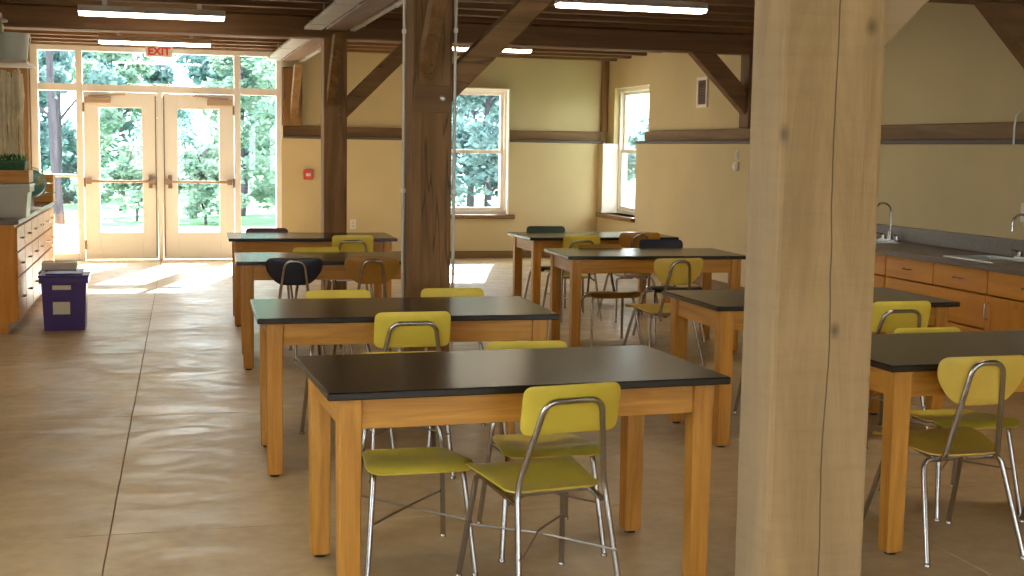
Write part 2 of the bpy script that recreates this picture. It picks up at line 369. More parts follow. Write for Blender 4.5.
mb = MB(); wall_with_holes(mb, 'y', XL-.3, XL, YB-.3, 17.85, 0, ZC, LW)
struct(mb.build('wall_left', WALL), 'tan painted left wall behind the counter')
BW = [(-.9, .6, .7, 2.3), (2.0, 3.5, .7, 2.3), (4.1, 5.6, .7, 2.3)]
mb = MB(); wall_with_holes(mb, 'x', YB-.3, YB, XL-.3, 6.36, 0, ZC, BW)
struct(mb.build('wall_back', WALL), 'tan painted wall behind the viewer')
ce = struct(MB().box(XL-.3, 6.36, YB-.3, 17.85, ZC-.03, ZC+.2).build('ceiling', timber_dark('y')), 'dark timber ceiling deck carried on joists')
y = YB+.35; k = 0
jm = None
while y < 17.3:
    if True:
        if jm is None:
            jm = MB().box(XL, XRU, -.055, .055, 2.735, ZC-.03).build('joist', timber_dark('x'), ce, bevel=.006); jm.location.y = y
        else:
            o = link('joist', jm.data, ce); o.location.y = y
    y += .58

# rails on the wall ledge
STRIP = plain('rail_under_strip', (0.11, 0.08, 0.075), 0.6)
def rail(n, label, x0, x1, y0, y1, ax):
    rx, ry = (x0, y1-.055) if ax == 'x' else (x1-.055, y0)
    o = struct(MB().box(rx, x1, ry, y1, RAIL0+.035, RAIL1).build('trim_%d' % n, rail_wood(ax), bevel=.008), label)
    MB().box(x0, x1, y0, y1, RAIL0+.0005, RAIL0+.035).build('ledge_cap', STRIP, o, bevel=.003)
rail(1, 'brown timber ledge rail on far wall between entrance and window', GX1+.02, FW[0]-.01, YF-.02, YFU, 'x')
rail(2, 'brown timber ledge rail on far wall right of the window', FW[1]+.01, XRU-.095, YF-.02, YFU, 'x')
rail(3, 'brown timber ledge rail running along right wall', XR-.02, XRU, YB, RW[0]-.01, 'y')
struct(MB().box(XRU-.09, XRU-.005, YFU-.09, YFU-.005, RAIL1, ZC-.03).build('trim_4', rail_wood('z'), bevel=.008), 'brown corner post above the ledge rail')
struct(MB().box(GX1+.03, XR, YF-.018, YF, 0, .10).build('baseboard_far', rail_wood('x'), bevel=.004), 'brown baseboard along far wall')
struct(MB().box(XR-.018, XR, 10.75, YF-.02, 0, .10).build('baseboard_right', rail_wood('y'), bevel=.004), 'brown baseboard along right wall')
struct(MB().box(XL+.01, GX0-.01, 17.30, YFU-.10, 0, ZC-.04).build('trim_5', rail_wood('z'), bevel=.01), 'timber jamb left of the glazed entrance')
struct(MB().box(GX0, GX1, 17.42, 17.50, GZ1+.005, ZC-.04).build('trim_6', timber_dark('x'), bevel=.01), 'dark timber header over the glazed entrance')

# ---- glazed entrance: frame and panes (structure), two doors
def pane(parent, x0, x1, z0, z1, y=17.50, name='pane'):
    return MB().box(x0, x1, y-.004, y+.004, z0, z1).build(name, GLASS, parent)
F0, F1 = 17.45, 17.55
ML, MRr = -1.00, .88                           # mullions either side of the doors
DT = 2.15                                      # door head
en = struct(MB().box(GX0, GX0+.09, F0, F1, 0, GZ1).build('window_1', ALU_FRAME, bevel=.005), 'white framed glazing around the entrance doors with sidelights and transoms')
def fr(x0, x1, z0, z1, nm): return MB().box(x0, x1, F0+.002, F1-.002, z0, z1).build(nm, ALU_FRAME, en, bevel=.005)
fr(GX1-.07, GX1, 0, GZ1, 'jamb')
fr(ML-.08, ML, 0, GZ1-.07, 'mullion'); fr(MRr, MRr+.08, 0, GZ1-.07, 'mullion')
fr(GX0+.09, GX1-.07, GZ1-.07, GZ1, 'head_rail')
fr(GX0+.09, ML-.08, DT, DT+.09, 'transom_bar'); fr(ML, MRr, DT, DT+.09, 'transom_bar'); fr(MRr+.08, GX1-.07, DT, DT+.09, 'transom_bar')
fr(GX0+.09, ML-.08, 0, .09, 'sill_rail'); fr(MRr+.08, GX1-.07, 0, .09, 'sill_rail')
fr(GX0+.09, ML-.08, 1.06, 1.10, 'glazing_bar')
for a, b, c, d in ((GX0+.09, ML-.08, DT+.09, GZ1-.07), (ML, MRr, DT+.09, GZ1-.07), (MRr+.08, GX1-.07, DT+.09, GZ1-.07),
                   (GX0+.09, ML-.08, .09, 1.06), (GX0+.09, ML-.08, 1.10, DT), (MRr+.08, GX1-.07, .09, DT)):
    pane(en, a, b, c, d)
xm = (ML+MRr)/2
fr(xm-.03, xm+.03, 0.0, DT, 'centre_post')
def door(n, x0, x1, hinge, label):
    st = .19
    d = struct(MB().box(x0, x0+st, 17.46, 17.51, .012, DT-.01).build('door_%d' % n, DOOR_PAINT, bevel=.004), label)
    P = lambda a, b, c, e, nm: MB().box(a, b, 17.46, 17.51, c, e).build(nm, DOOR_PAINT, d, bevel=.004)
    P(x1-st, x1, .012, DT-.01, 'stile'); P(x0+st, x1-st, DT-.2, DT-.01, 'top_rail'); P(x0+st, x1-st, .012, .36, 'bottom_rail')
    pane(d, x0+st, x1-st, .36, DT-.2, 17.485)
    # panic bar
    bar = MB(); bar.tube([(x0+.04, 17.385, 1.015), (x1-.04, 17.385, 1.015)], .017, 10); bar.box(x0+.03, x0+.09, 17.36, 17.46, .98, 1.05); bar.box(x1-.09, x1-.03, 17.36, 17.46, .98, 1.05)
    b = bar.build('panic_bar', plain('bar_metal', (0.38, 0.27, 0.20), 0.35, 0.6), d, smooth=True)
    lx = x1-.09 if hinge == 'l' else x0+.09
    MB().box(lx-.025, lx+.025, 17.39, 17.46, .93, 1.10).build('latch_box', plain('latch', (0.30, 0.2, 0.15), 0.4, 0.5), d, bevel=.006)
    # door closer
    cx0, cx1 = (x0+.02, x0+.34) if hinge == 'l' else (x1-.34, x1-.02)
    c = MB().box(cx0, cx1, 17.38, 17.46, DT-.15, DT-.07).build('door_closer', plain('closer', (0.50, 0.36, 0.28), 0.5), d, bevel=.008)
    ax0, ax1 = (cx0+.05, cx0+.5) if hinge == 'l' else (cx1-.05, cx1-.5)
    MB().tube([(ax0, 17.42, DT-.06), (ax1, 17.40, DT-.03)], .012, 6).build('closer_arm', MATS['closer'], c)
    hx = x0+.004 if hinge == 'l' else x1-.004
    vx = x1-.02 if hinge == 'l' else x0+.02
    MB().tube([(vx, 17.445, .05), (vx, 17.445, DT-.04)], .008, 6).build('vertical_rod', MATS['latch'], d)
    for z in (.2, 1.0, 1.95): MB().tube([(hx, 17.452, z-.06), (hx, 17.452, z+.06)], .011, 8).build('hinge', MATS['latch'], d)
door(1, ML+.005, xm-.032, 'l', 'cream painted glazed entrance door left of the centre post')
door(2, xm+.032, MRr-.005, 'r', 'cream painted glazed entrance door right of the centre post')

# ---- sash windows
def sash_window(n, label, hole, axis, f_in, f_glass, f_out, casing=True):
    """axis 'x': in the far wall; 'y': in the right wall. hole=(a0,a1,z0,z1)"""
    a0, a1, z0, z1 = hole
    def B(mb, p, q, d0, d1, s0, s1):
        if axis == 'x': mb.box(p, q, d0, d1, s0, s1)
        else: mb.box(d0, d1, p, q, s0, s1)
        return mb
    f = MB(); t = .05
    for args in ((a0, a0+t, z0, z1), (a1-t, a1, z0, z1), (a0+t, a1-t, z1-t, z1), (a0+t, a1-t, z0, z0+t)):
        B(f, args[0], args[1], f_glass-.05, f_out, args[2], args[3])
    w_ = struct(f.build('window_%d' % n, WHITE_FRAME, bevel=.004), label)
    zm = z0+(z1-z0)*.50
    for k, (s0, s1, dy) in enumerate(((z0+t, zm+.02, -.015), (zm-.02, z1-t, .02))):
        s = MB(); q = .045; c0, c1 = a0+t, a1-t
        for args in ((c0, c0+q, s0, s1), (c1-q, c1, s0, s1), (c0+q, c1-q, s1-q, s1), (c0+q, c1-q, s0, s0+q)):
            B(s, args[0], args[1], f_glass+dy-.016, f_glass+dy+.016, args[2], args[3])
        so = s.build('sash', WHITE_FRAME, w_, bevel=.003)
        B(MB(), c0+q, c1-q, f_glass+dy-.003, f_glass+dy+.003, s0+q, s1-q).build('pane', GLASS, so)
    if casing:
        c = MB(); cw = .085
        for args in ((a0-cw+.085, a0+.02, z0, z1), (a1-.02, a1+.0, z0, z1)):
            B(c, args[0], args[1], f_in-.012, f_glass-.05, args[2], args[3])
        B(c, a0, a1, f_in-.012, f_glass-.05, z1-.02, z1)
        c.build('jamb_lining', WHITE_FRAME, w_, bevel=.003)
    sl = B(MB(), a0-.08 if axis == 'x' else a0-.03, a1+.08 if axis == 'x' else a1+.06, f_in-.06, f_glass-.05, z0-.055, z0).build('window_sill', rail_wood(axis), w_, bevel=.006)
    return w_
sash_window(2, 'cream framed sash window in far wall beside the middle timber post', FW, 'x', YF, 17.56, 17.80)
sash_window(3, 'tall sash window deep set in the right wall near the corner', RW, 'y', XR, 6.16, 6.22, casing=False)
jl = MB().box(XR+.005, 6.11, RW[1]-.012, RW[1]+.0, RW[2], RAIL0).build('jamb_lining', WHITE_FRAME, bpy.data.objects['window_3'])
def plain_window(n, hole, axis, pos, label):
    a0, a1, z0, z1 = hole; f = MB()
    for p, q, s0, s1 in ((a0, a0+.06, z0, z1), (a1-.06, a1, z0, z1), (a0+.06, a1-.06, z0, z0+.06), (a0+.06, a1-.06, z1-.06, z1), ((a0+a1)/2-.03, (a0+a1)/2+.03, z0+.06, z1-.06)):
        (f.box(p, q, pos-.05, pos+.05, s0, s1) if axis == 'x' else f.box(pos-.05, pos+.05, p, q, s0, s1))
    w_ = struct(f.build('window_%d' % n, WHITE_FRAME), label)
    for p, q in ((a0+.06, (a0+a1)/2-.03), ((a0+a1)/2+.03, a1-.06)):
        (MB().box(p, q, pos-.004, pos+.004, z0+.06, z1-.06) if axis == 'x' else MB().box(pos-.004, pos+.004, p, q, z0+.06, z1-.06)).build('pane', GLASS, w_)
n = 4
for h, nm in zip(LW, ('behind', 'beside')): plain_window(n, h, 'y', XL-.15, 'white framed window added out of view in left wall %s the viewer' % nm); n += 1  # left wall windows out of view, added to let in daylight
for h, nm in zip(BW, ('left', 'middle', 'right')): plain_window(n, h, 'x', YB-.15, 'white framed window added in the unseen wall behind the viewer, %s one' % nm); n += 1  # back wall windows, unseen, put in to supply more daylight

# ------------------------------------------------------------------ timber frame
BENTS = [(3.0, 3.19), (7.60, 7.87), (12.60, 12.85)]
POSTX = [(1.495, 1.778), (1.41, 1.648), (1.475, 1.70)]
PL = ['massive weathered timber post in the right foreground', 'brown timber post with conduits beside the far sash window', 'brown timber post standing behind the farthest left table']
BMATS = [timber_gray, timber, timber]
def brace(x0, z0, x1, z1, w, ya, yb, name, mat, parent, dirx=True):
    """knee brace from a vertical face (x0, foot z0) up to a horizontal underside z1, cut flush on both"""
    sg = 1 if x1 > x0 else -1; v = w*1.414; run = z1-z0
    poly = [(x0, z0), (x0, z0+v), (x0+sg*(run-v), z1), (x0+sg*run, z1)]
    return MB().prism(poly, 'y' if dirx else 'x', ya, yb).build(name, mat, parent, bevel=.006)
for k in range(3):
    (y0, y1), (x0, x1) = BENTS[k], POSTX[k]; mt = BMATS[k]
    p = thing('timber_post', PL[k], 'post', ((x0+x1)/2, (y0+y1)/2, 0), group='timber posts down the room')
    hx, hy = (x1-x0)/2, (y1-y0)/2
    MB().box(-hx, hx, -hy, hy, 0, 2.529).build('shaft', mt('z'), p, bevel=.012, seg=2)
    brace(hx+.001, (1.765, 1.775, 1.78)[k], hx+.72, 2.529, .14, -hy+.05, hy-.05, 'knee_brace', mt('x'), p)
    if k: brace(-hy-.001, 1.90, -hy-.66, 2.529, .12, -.085, .0, 'knee_brace', mt('y'), p, False)
    for z in ((1.84, 1.92) if k else ()): MB().tube([(hx-.07, -hy-.006, z-.03), (hx-.07, -hy+.02, z-.03)], .012, 8).build('peg', rail_wood('z'), p)
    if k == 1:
        MB().box(-hx+.012, hx-.012, -hy-.005, -hy+.01, 1.715, 1.875).build('dark_band', timber_dark('x'), p, bevel=.003)  # darker band across the post front, a thin plate of dark timber
        bt = MB().lathe([(.018, 0), (.018, .012), (.010, .016)], (0, 0, 0), 10).build('bolt', STEEL, p)
        bt.location = (hx-.06, -hy-.005, 1.80); bt.rotation_euler = (R(90), 0, 0)
    # tie beam of the same bent
    t = MB().box(XL+.02, XRU-.02, y0+.01, y1-.01, 2.53, 2.73).build('tie_beam', timber_dark('x'), bevel=.012)
    tag(t, ['timber tie beam overhead on the weathered foreground post', 'dark timber tie beam across the room on the middle post', 'dark timber tie beam across the room in front of the entrance'][k], 'beam', 'tie beams')
    wp = thing('wall_post', ['wall post on right ledge rail level with the weathered post', 'wall post on right ledge rail level with the middle post', 'wall post with knee brace on right ledge rail near the wall vent'][k], 'post', (5.965, (y0+y1)/2, RAIL1), group='wall posts on the right rail')
    MB().box(-.07, .07, -hy+.01, hy-.01, 0, 2.529-RAIL1).build('shaft', timber_dark('z'), wp, bevel=.008)
    brace(-.071, 1.90-RAIL1, -.52, 2.529-RAIL1, .19, -hy+.06, hy-.06, 'knee_brace', timber_dark('x'), wp)
ww = thing('wall_post', 'short wall post on far ledge rail beside the entrance', 'post', (1.63, 17.50, RAIL1))
MB().box(-.13, .13, -.07, .07, 0, 2.529-RAIL1).build('shaft', timber('z'), ww, bevel=.01)
brace(-.071, 1.85-RAIL1, -.62, 2.529-RAIL1, .12, -.03, .07, 'knee_brace', timber('y'), ww, False)
for a, b, lab in ((3.2, 7.59, 'over the foreground'), (7.88, 12.59, 'between middle post and rear post'), (12.86, 17.41, 'from rear post to far wall')):
    g = MB().box(1.475, 1.70, a, b, 2.60, 2.73).build('girder', timber_dark('y'), bevel=.01); tag(g, 'dark timber girder running lengthwise '+lab, 'beam', 'lengthwise girders')
    for q0, q1, z0, z1, nm in ((1.285, 1.455, 2.60, 2.63, 'wide'), (1.72, 1.775, 2.60, 2.63, 'narrow')):
        d = thing('duct', '%s grey metal duct alongside the girder %s' % (nm, lab), 'duct', ((q0+q1)/2, a, z0), group='%s grey ducts' % nm)
        hw = (q1-q0)/2
        MB().box(-hw, hw, .02, b-a-.02, 0, z1-z0).build('casing', GALV, d, bevel=.004)
        for yy in (.6, (b-a)/2, b-a-.6): MB().box(-hw-.008, hw+.008, yy-.015, yy+.015, -.004, z1-z0+.004).build('joint_band', GALV, d)
        for yy in (.9, b-a-.9): MB().tube([(0, yy, z1-z0-.01), (0, yy, 2.925-z0)], .006, 6).build('hanger_rod', STEEL, d)

# conduits on the middle post
for x, cy, lab in ((1.393, 7.80, 'thin grey conduit up the left side of the middle post'), (1.667, 7.622, 'thin grey conduit up the right side of the middle post')):
    c = thing('conduit', lab, 'conduit', (x, cy, 0), group='conduits on the middle post')
    MB().tube([(0, 0, 0), (0, 0, 2.53)], .010, 8).build('pipe', CONDUIT, c, smooth=True)
    for z in (1.25, 2.20): MB().box(-.013, .013, -.018, .010, z-.014, z+.014).build('clip', WHITE, c, bevel=.003)

# ------------------------------------------------------------------ ceiling lamps
TUBE = emit('lamp_diffuser', (1.0, 0.85, 0.62), LAMP_STRENGTH)
def lamp(x, y, lab, z=2.62):
    t = thing('strip_lamp', lab, 'lamp', (x, y, z), group='ceiling strip lamps')
    MB().prism([(-.085, .028), (-.05, .085), (.05, .085), (.085, .028)], 'x', -.62, .62).build('housing', WHITE, t)
    MB().prism([(-.08, .028), (-.07, .008), (-.045, 0), (.045, 0), (.07, .008), (.08, .028)], 'x', -.61, .61).build('diffuser', TUBE, t)
    for sx in (-.4, .4): MB().box(sx-.02, sx+.02, -.02, .02, .085, .30).build('hanger', STEEL, t)
lamp(-.09, 12.0, 'lit strip lamp over the aisle in front of the rear tie beam', 2.60)
lamp(-.09, 15.60, 'lit strip lamp over the entrance behind the exit sign')
lamp(3.60, 9.92, 'lit strip lamp at top centre above the right rear tables')
lamp(3.50, 14.75, 'lit strip lamp near far window behind the knee brace')
for x, y, w_ in ((-.09, 8.6, 'left aisle beside the third table'), (-.09, 5.2, 'left aisle beside the front table'), (-.09, 1.2, 'left aisle beside the viewer'), (-.09, -2.2, 'left aisle behind the viewer'), (3.62, 5.4, 'right front tables'), (3.62, 1.2, 'right bay beside the viewer'), (3.62, -2.2, 'right bay behind the viewer')):
    lamp(x, y, 'lit ceiling strip lamp added out of view above the '+w_)  # lamps out of view, added to raise the light level

# ------------------------------------------------------------------ tables
TW, TD, TH = 1.40, .755, .74
def table_proto():
    d = {}
    d['top'] = MB().box(-TW/2, TW/2, -TD/2, TD/2, TH-.026, TH).build('table_top', EPOXY, None, bevel=.004)
    ix, iy, ls, ah = TW/2-.042, TD/2-.040, .076, .105
    d['legs'] = []
    for sx in (-1, 1):
        for sy in (-1, 1):
            x0, x1 = sorted((sx*ix, sx*(ix-ls))); y0, y1 = sorted((sy*iy, sy*(iy-ls)))
            l = MB().taper((x0+.004, x1-.004, y0+.004, y1-.004), (x0, x1, y0, y1), .012, TH-.026).build('leg', oak('z'), None, bevel=.004)
            gl = MB().lathe([(.022, 0), (.022, .012)], ((x0+x1)/2, (y0+y1)/2, 0), 10).build('glide', RUBBER, None)
            d['legs'].append((l, gl))
    d['ap'] = []
    for sy in (-1, 1):
        y0, y1 = sorted((sy*(iy-.012), sy*(iy-.034)))
        d['ap'].append(MB().box(-ix+ls, ix-ls, y0, y1, TH-.026-ah, TH-.026).build('apron', oak('x'), None, bevel=.002))
    for sx in (-1, 1):
        x0, x1 = sorted((sx*(ix-.012), sx*(ix-.034)))
        d['ap'].append(MB().box(x0, x1, -iy+ls, iy-ls, TH-.026-ah, TH-.026).build('apron', oak('y'), None, bevel=.002))
    return d
tp = table_proto(); first = True
TABLES = [(1.169, 4.439, 2.38, 'black topped oak work table in front centre, nearest the viewer'),
          (1.097, 6.215, -1.23, 'black topped oak work table second from front, left of the middle post'),
          (1.160, 9.106, -2.09, 'black topped oak work table with a navy chair at its front'),
          (1.208, 11.271, -1.49, 'black topped oak work table farthest back on the left, nearest the doors'),
          (3.776, 11.316, .69, 'black topped oak work table farthest back on the right, near the corner'),
          (3.544, 9.348, -2.72, 'black topped oak work table in right column, second from the back'),
          (3.374, 6.387, .31, 'black topped oak work table half hidden behind the weathered post, by the cabinets'),
          (3.267, 4.609, 1.82, 'black topped oak work table cut off by the right edge of the photo')]
for x, y, a, lab in TABLES:
    t = thing('work_table', lab, 'table', (x, y, 0), a, 'black topped work tables')
    if first:
        tp['top'].parent = t
        for q in tp['ap']: q.parent = t
        for l, gl in tp['legs']: l.parent = t; gl.parent = l
        first = False
    else:
        link('table_top', tp['top'].data, t)
        for q in tp['ap']: link('apron', q.data, t)
        for l, gl in tp['legs']:
            lo = link('leg', l.data, t); link('glide', gl.data, lo)

# ------------------------------------------------------------------ chairs (local: sitter faces +y, backrest at -y)
def outline(pts, r, n=5):
    """closed rounded polygon"""
    k = len(pts); out = []
    for i in range(k):
        p = Vector(pts[i]); a = Vector(pts[i-1])-p; b = Vector(pts[(i+1) % k])-p
        rr = r[i] if isinstance(r, (list, tuple)) else r
        d = min(rr, a.length*.49, b.length*.49); A = p+a.normalized()*d; B = p+b.normalized()*d
        for q in range(n+1):
            t = q/n; out.append(tuple(A*(1-t)**2+p*2*t*(1-t)+B*t*t))
    return out
SZ = .412
def seat_surf(x, y):
    dip = -.014*math.exp(-((y+.03)/.12)**2)*(1-min(1, (x/.22)**2))
    fall = -.035*max(0, (y-.09)/.11)**2
    side = .006*(abs(x)/.2)**2
    back = .012*max(0, (-y-.12)/.07)**2
    return (x, y, SZ+dip+fall+side+back-.006+.10*y)
def chair_meshes(style):
    out = {}
    if style == 'square':
        out['seat'] = MB().shell(outline([(-.165, -.18), (.165, -.18), (.205, .20), (-.205, .20)], [.05, .05, .06, .06]), seat_surf, .011)
        bs = lambda x, z: (x, -.255-.20*(z-.60)+.28*x*x, z)
        out['backrest'] = MB().shell(outline([(-.172, .60), (.172, .60), (.172, .762), (-.172, .762)], .035), bs, .011, c=(0, .68))
        yb = lambda z: -.268-.20*(z-.60)
        legs = MB(); r = .0105
        back = fillet([(-.185, -.30, .012), (-.155, yb(.42)+.03, .42), (-.098, yb(.712), .712), (.098, yb(.712), .712), (.155, yb(.42)+.03, .42), (.185, -.30, .012)], .045, 6)
        out['back_frame'] = MB().tube(back, r, 10)
        for s, nm in ((-1, 'a'), (1, 'b')):
            out['leg'+nm] = MB().tube(fillet([(s*.150, -.20, SZ-.055), (s*.165, .13, SZ-.020), (s*.20, .205, .012)], .04, 5), r, 10)
        out['stretchera'] = MB().tube([(-.172, -.275, .20), (0, -.03, .215), (.186, .17, .20)], .0045, 6)
        out['stretcherb'] = MB().tube([(.172, -.275, .20), (0, -.03, .206), (-.186, .17, .20)], .0045, 6)
        cr = MB(); cr.box(-.155, .155, .05, .075, SZ-.032, SZ-.010); cr.box(-.15, .15, -.12, -.095, SZ-.048, SZ-.026); out['seat_bracket'] = cr
        feet = [(-.185, -.30), (.185, -.30), (-.20, .205), (.20, .205)]
    else:
        out['seat'] = MB().shell(outline([(-.13, -.19), (.13, -.19), (.205, .02), (.205, .21), (-.205, .21), (-.205, .02)], [.09, .09, .14, .06, .06, .14]), seat_surf, .011)
        bs = lambda x, z: (x, -.212-.16*(z-.60)+.55*x*x, z)
        out['backrest'] = MB().shell(outline([(-.11, .585), (.11, .585), (.188, .69), (.185, .768), (-.185, .768), (-.188, .69)], [.06, .06, .06, .045, .045, .06]), bs, .012, c=(0, .68))
        yb = lambda z: -.226-.16*(z-.60)
        r = .0105
        back = fillet([(-.115, .05, SZ-.026), (-.115, -.17, SZ-.046), (-.062, yb(.748), .748), (.062, yb(.748), .748), (.115, -.17, SZ-.046), (.115, .05, SZ-.026)], .05, 6)
        out['back_frame'] = MB().tube(back, r, 10)
        i = 0
        for sy, yt, ybm in ((-1, -.12, -.235), (1, .10, .235)):
            for s in (-1, 1):
                out['leg'+'abcd'[i]] = MB().tube(fillet([(s*.02, yt, SZ-.031+.1*yt), (s*.165, yt, SZ-.031+.1*yt), (s*.205, ybm, .012)], .04, 5), r, 10); i += 1
        br = MB(); br.box(-.14, .14, -.13, -.11, SZ-.040, SZ-.026); br.box(-.14, .14, .09, .11, SZ-.018, SZ-.006); out['seat_bracket'] = br
        feet = [(-.205, -.235), (.205, -.235), (-.205, .235), (.205, .235)]
    for i, (x, y) in enumerate(feet):
        out['glide'+'abcd'[i]] = MB().lathe([(.010, .012), (.014, .006), (.014, 0)][::-1], (x, y, 0), 8)
    return out
CH = {}
def chair(style, colour, x, y, rz, scale, label):
    if style == 'square': x, y = x-.035*math.sin(R(rz)), y+.035*math.cos(R(rz))
    t = thing('school_chair', label, 'chair', (x, y, 0), rz, 'moulded school chairs', scale)
    if style not in CH:
        CH[style] = {}
        for k, mbx in chair_meshes(style).items():
            o = mbx.build(k, STEEL if k.startswith('stretcher') else CHROME, None, smooth=True); CH[style][k] = o.data; bpy.data.objects.remove(o)
    for k, me in CH[style].items():
        nm = k.rstrip('abcd') if k.startswith(('leg', 'glide', 'stretcher')) else k
        nm = {'le': 'leg', 'gli': 'glide', 'stretcher': 'stretcher'}.get(nm, nm)
        if k.startswith('leg'): nm = 'leg'
        if k.startswith('glide'): nm = 'glide'
        if k in ('seat', 'backrest'):
            key = (style, k, colour)
            if key not in CH:
                c = me.copy(); c.materials.clear(); c.materials.append(SEATC[colour]); CH[key] = c
            link(nm, CH[key], t)
        else:
            link(nm, me, t)
    return t
for style in ('square', 'shield'): pass
CHAIRS = [
 ('square', 'yellow', 1.222, 4.16, 8, 1.005, 'yellow school chair at front of the nearest table, back turned to the viewer'),
 ('square', 'yellow', .855, 4.60, 180, .968, 'yellow school chair tucked under left half of the nearest table, facing the viewer'),
 ('square', 'yellow', 1.385, 4.73, 178, .98, 'yellow school chair peeking over the back edge of the nearest table'),
 ('square', 'yellow', 1.075, 5.99, 0, 1.015, 'yellow school chair between the two front left tables, square back with chrome loop'),
 ('square', 'yellow', 1.477, 6.555, 178, 1.0, 'yellow chair back peeking over second left table beside the middle post'),
 ('square', 'yellow', .875, 6.53, 182, 1.0, 'yellow chair back peeking over second left table below the navy chair'),
 ('shield', 'navy', .83, 8.90, -2, 1.0, 'navy blue school chair at front of the third left table'),
 ('shield', 'orange', 1.345, 8.92, 0, 1.0, 'orange school chair at third left table, half behind the middle post'),
 ('square', 'yellow', 1.517, 11.09, -1, 1.01, 'yellow school chair at front of the farthest left table'),
 ('square', 'yellow', 1.07, 9.37, 180, 1.005, 'yellow chair back peeking over the third left table from behind'),
 ('shield', 'maroon', .873, 11.55, 180, 1.005, 'dark maroon chair back peeking over the farthest left table'),
 ('shield', 'ochre', 2.912, 4.36, 1, 1.015, 'mustard school chair with curved back at the right front table, back to viewer'),
 ('shield', 'ochre', 3.61, 4.30, -6, 1.0, 'school chair cut off by the right photo edge at the right front table'),
 ('square', 'yellow', 3.29, 4.87, 178, .976, 'yellow chair back peeking over the right front table in front of the cabinets'),
 ('square', 'yellow', 3.665, 6.16, 0, 1.0, 'yellow square backed chair just right of the weathered post'),
 ('square', 'yellow', 3.38, 6.63, 182, .95, 'school chair mostly hidden by the weathered post, behind the half hidden table'),
 ('shield', 'ochre', 3.38, 8.52, 6, 1.02, 'mustard school chair with curved back in front of the right column second rear table'),
 ('shield', 'orange', 3.33, 9.55, 180, 1.0, 'tan chair facing the viewer behind the right column second rear table'),
 ('shield', 'navy', 3.92, 9.74, 180, 1.03, 'navy chair back peeking over the right column second rear table'),
 ('square', 'yellow', 3.53, 11.12, 2, 1.0, 'yellow square backed chair at front of the farthest right table'),
 ('shield', 'orange', 4.04, 11.0, 0, 1.035, 'brown orange chair at front of the farthest right table'),
 ('shield', 'green', 3.48, 11.59, 180, 1.025, 'dark green chair back peeking over the farthest right table'),
]
for c in CHAIRS: chair(*c)

# ------------------------------------------------------------------ right counter with sinks
CX0, CX1 = 5.255, XR; CZ = .80
Y0c, Y1c = 2.4, 10.7
wt = thing('countertop', 'long grey laminate countertop with backsplash along the right wall', 'countertop', (0, 0, CZ))
SINKS = [(9.3, 9.95), (7.55, 8.10)]
mbt = MB()
cuts = [Y0c, SINKS[1][0], SINKS[1][1], SINKS[0][0], SINKS[0][1], Y1c]
for i in range(5):
    a, b = cuts[i], cuts[i+1]
    if i in (1, 3): mbt.box(5.225, 5.36, a, b, -.035, 0); mbt.box(5.72, CX1-.002, a, b, -.035, 0)
    else: mbt.box(5.225, CX1-.002, a, b, -.035, 0)
mbt.build('worktop', GREYTOP, wt)
MB().box(XR-.022, XR-.001, Y0c, Y1c, 0, .125).build('backsplash', GREYTOP, wt, bevel=.003)
nu = 0; uw = .69; yy = Y1c
def cab_unit(y0, y1, kind, lab):
    t = thing('base_cabinet', lab, 'cabinet', (CX0+.02, y0, 0), group='wooden base cabinets under the right counter')
    wd = y1-y0; dp = XR-.02-(CX0+.02)
    bd = MB(); bd.box(.02, dp, .003, .021, .10, CZ-.037); bd.box(.02, dp, wd-.021, wd-.003, .10, CZ-.037); bd.box(.02, dp-.01, .021, wd-.021, .10, .118); bd.box(dp-.01, dp, .021, wd-.021, .10, CZ-.037); bd.box(.02, .04, .021, wd-.021, CZ-.09, CZ-.037); bd.box(.07, dp, .003, wd-.003, 0, .10)
    bd.build('body', cab('y'), t)
    def front(a, b, z0, z1, nm, hside=None):
        o = MB().box(0, .02, a+.006, b-.006, z0+.005, z1-.005).build(nm, cab('y' if nm == 'drawer' else 'z'), t, bevel=.004)
        if nm == 'drawer':
            c, zz = (a+b)/2, (z0+z1)/2
            MB().tube(fillet([(0, c-.05, zz), (-.028, c-.045, zz), (-.028, c+.045, zz), (0, c+.05, zz)], .015, 4), .005, 6).build('handle', CHROME, o, smooth=True)
        else:
            # raised frame on the door
            f = MB()
            for p, q, s0, s1 in ((a+.006, a+.06, z0+.005, z1-.005), (b-.06, b-.006, z0+.005, z1-.005), (a+.06, b-.06, z0+.005, z0+.06), (a+.06, b-.06, z1-.06, z1-.005)):
                f.box(-.006, 0, p, q, s0, s1)
            f.build('door_frame', cab('z'), o)
            c = (b-.035) if hside == 'r' else (a+.035)
            MB().tube(fillet([(-.006, c, z1-.16), (-.034, c, z1-.15), (-.034, c, z1-.06), (-.006, c, z1-.05)], .015, 4), .005, 6).build('handle', CHROME, o, smooth=True)
    if kind == 'drawers':
        front(0, wd, CZ-.037-.17, CZ-.037, 'drawer'); front(0, wd, .36, CZ-.037-.17, 'drawer'); front(0, wd, .10, .36, 'drawer')
    elif kind == 'wide':
        front(0, wd/2, CZ-.037-.17, CZ-.037, 'drawer'); front(wd/2, wd, CZ-.037-.17, CZ-.037, 'drawer'); front(0, wd, .36, CZ-.037-.17, 'drawer'); front(0, wd, .10, .36, 'drawer')
    elif kind == 'door':
        front(0, wd, CZ-.037-.17, CZ-.037, 'drawer'); front(0, wd, .10, CZ-.037-.17, 'door', 'r')
    else:
        front(0, wd, CZ-.037-.17, CZ-.037, 'false_front', None) if False else front(0, wd, .10, CZ-.037, 'door', 'r')
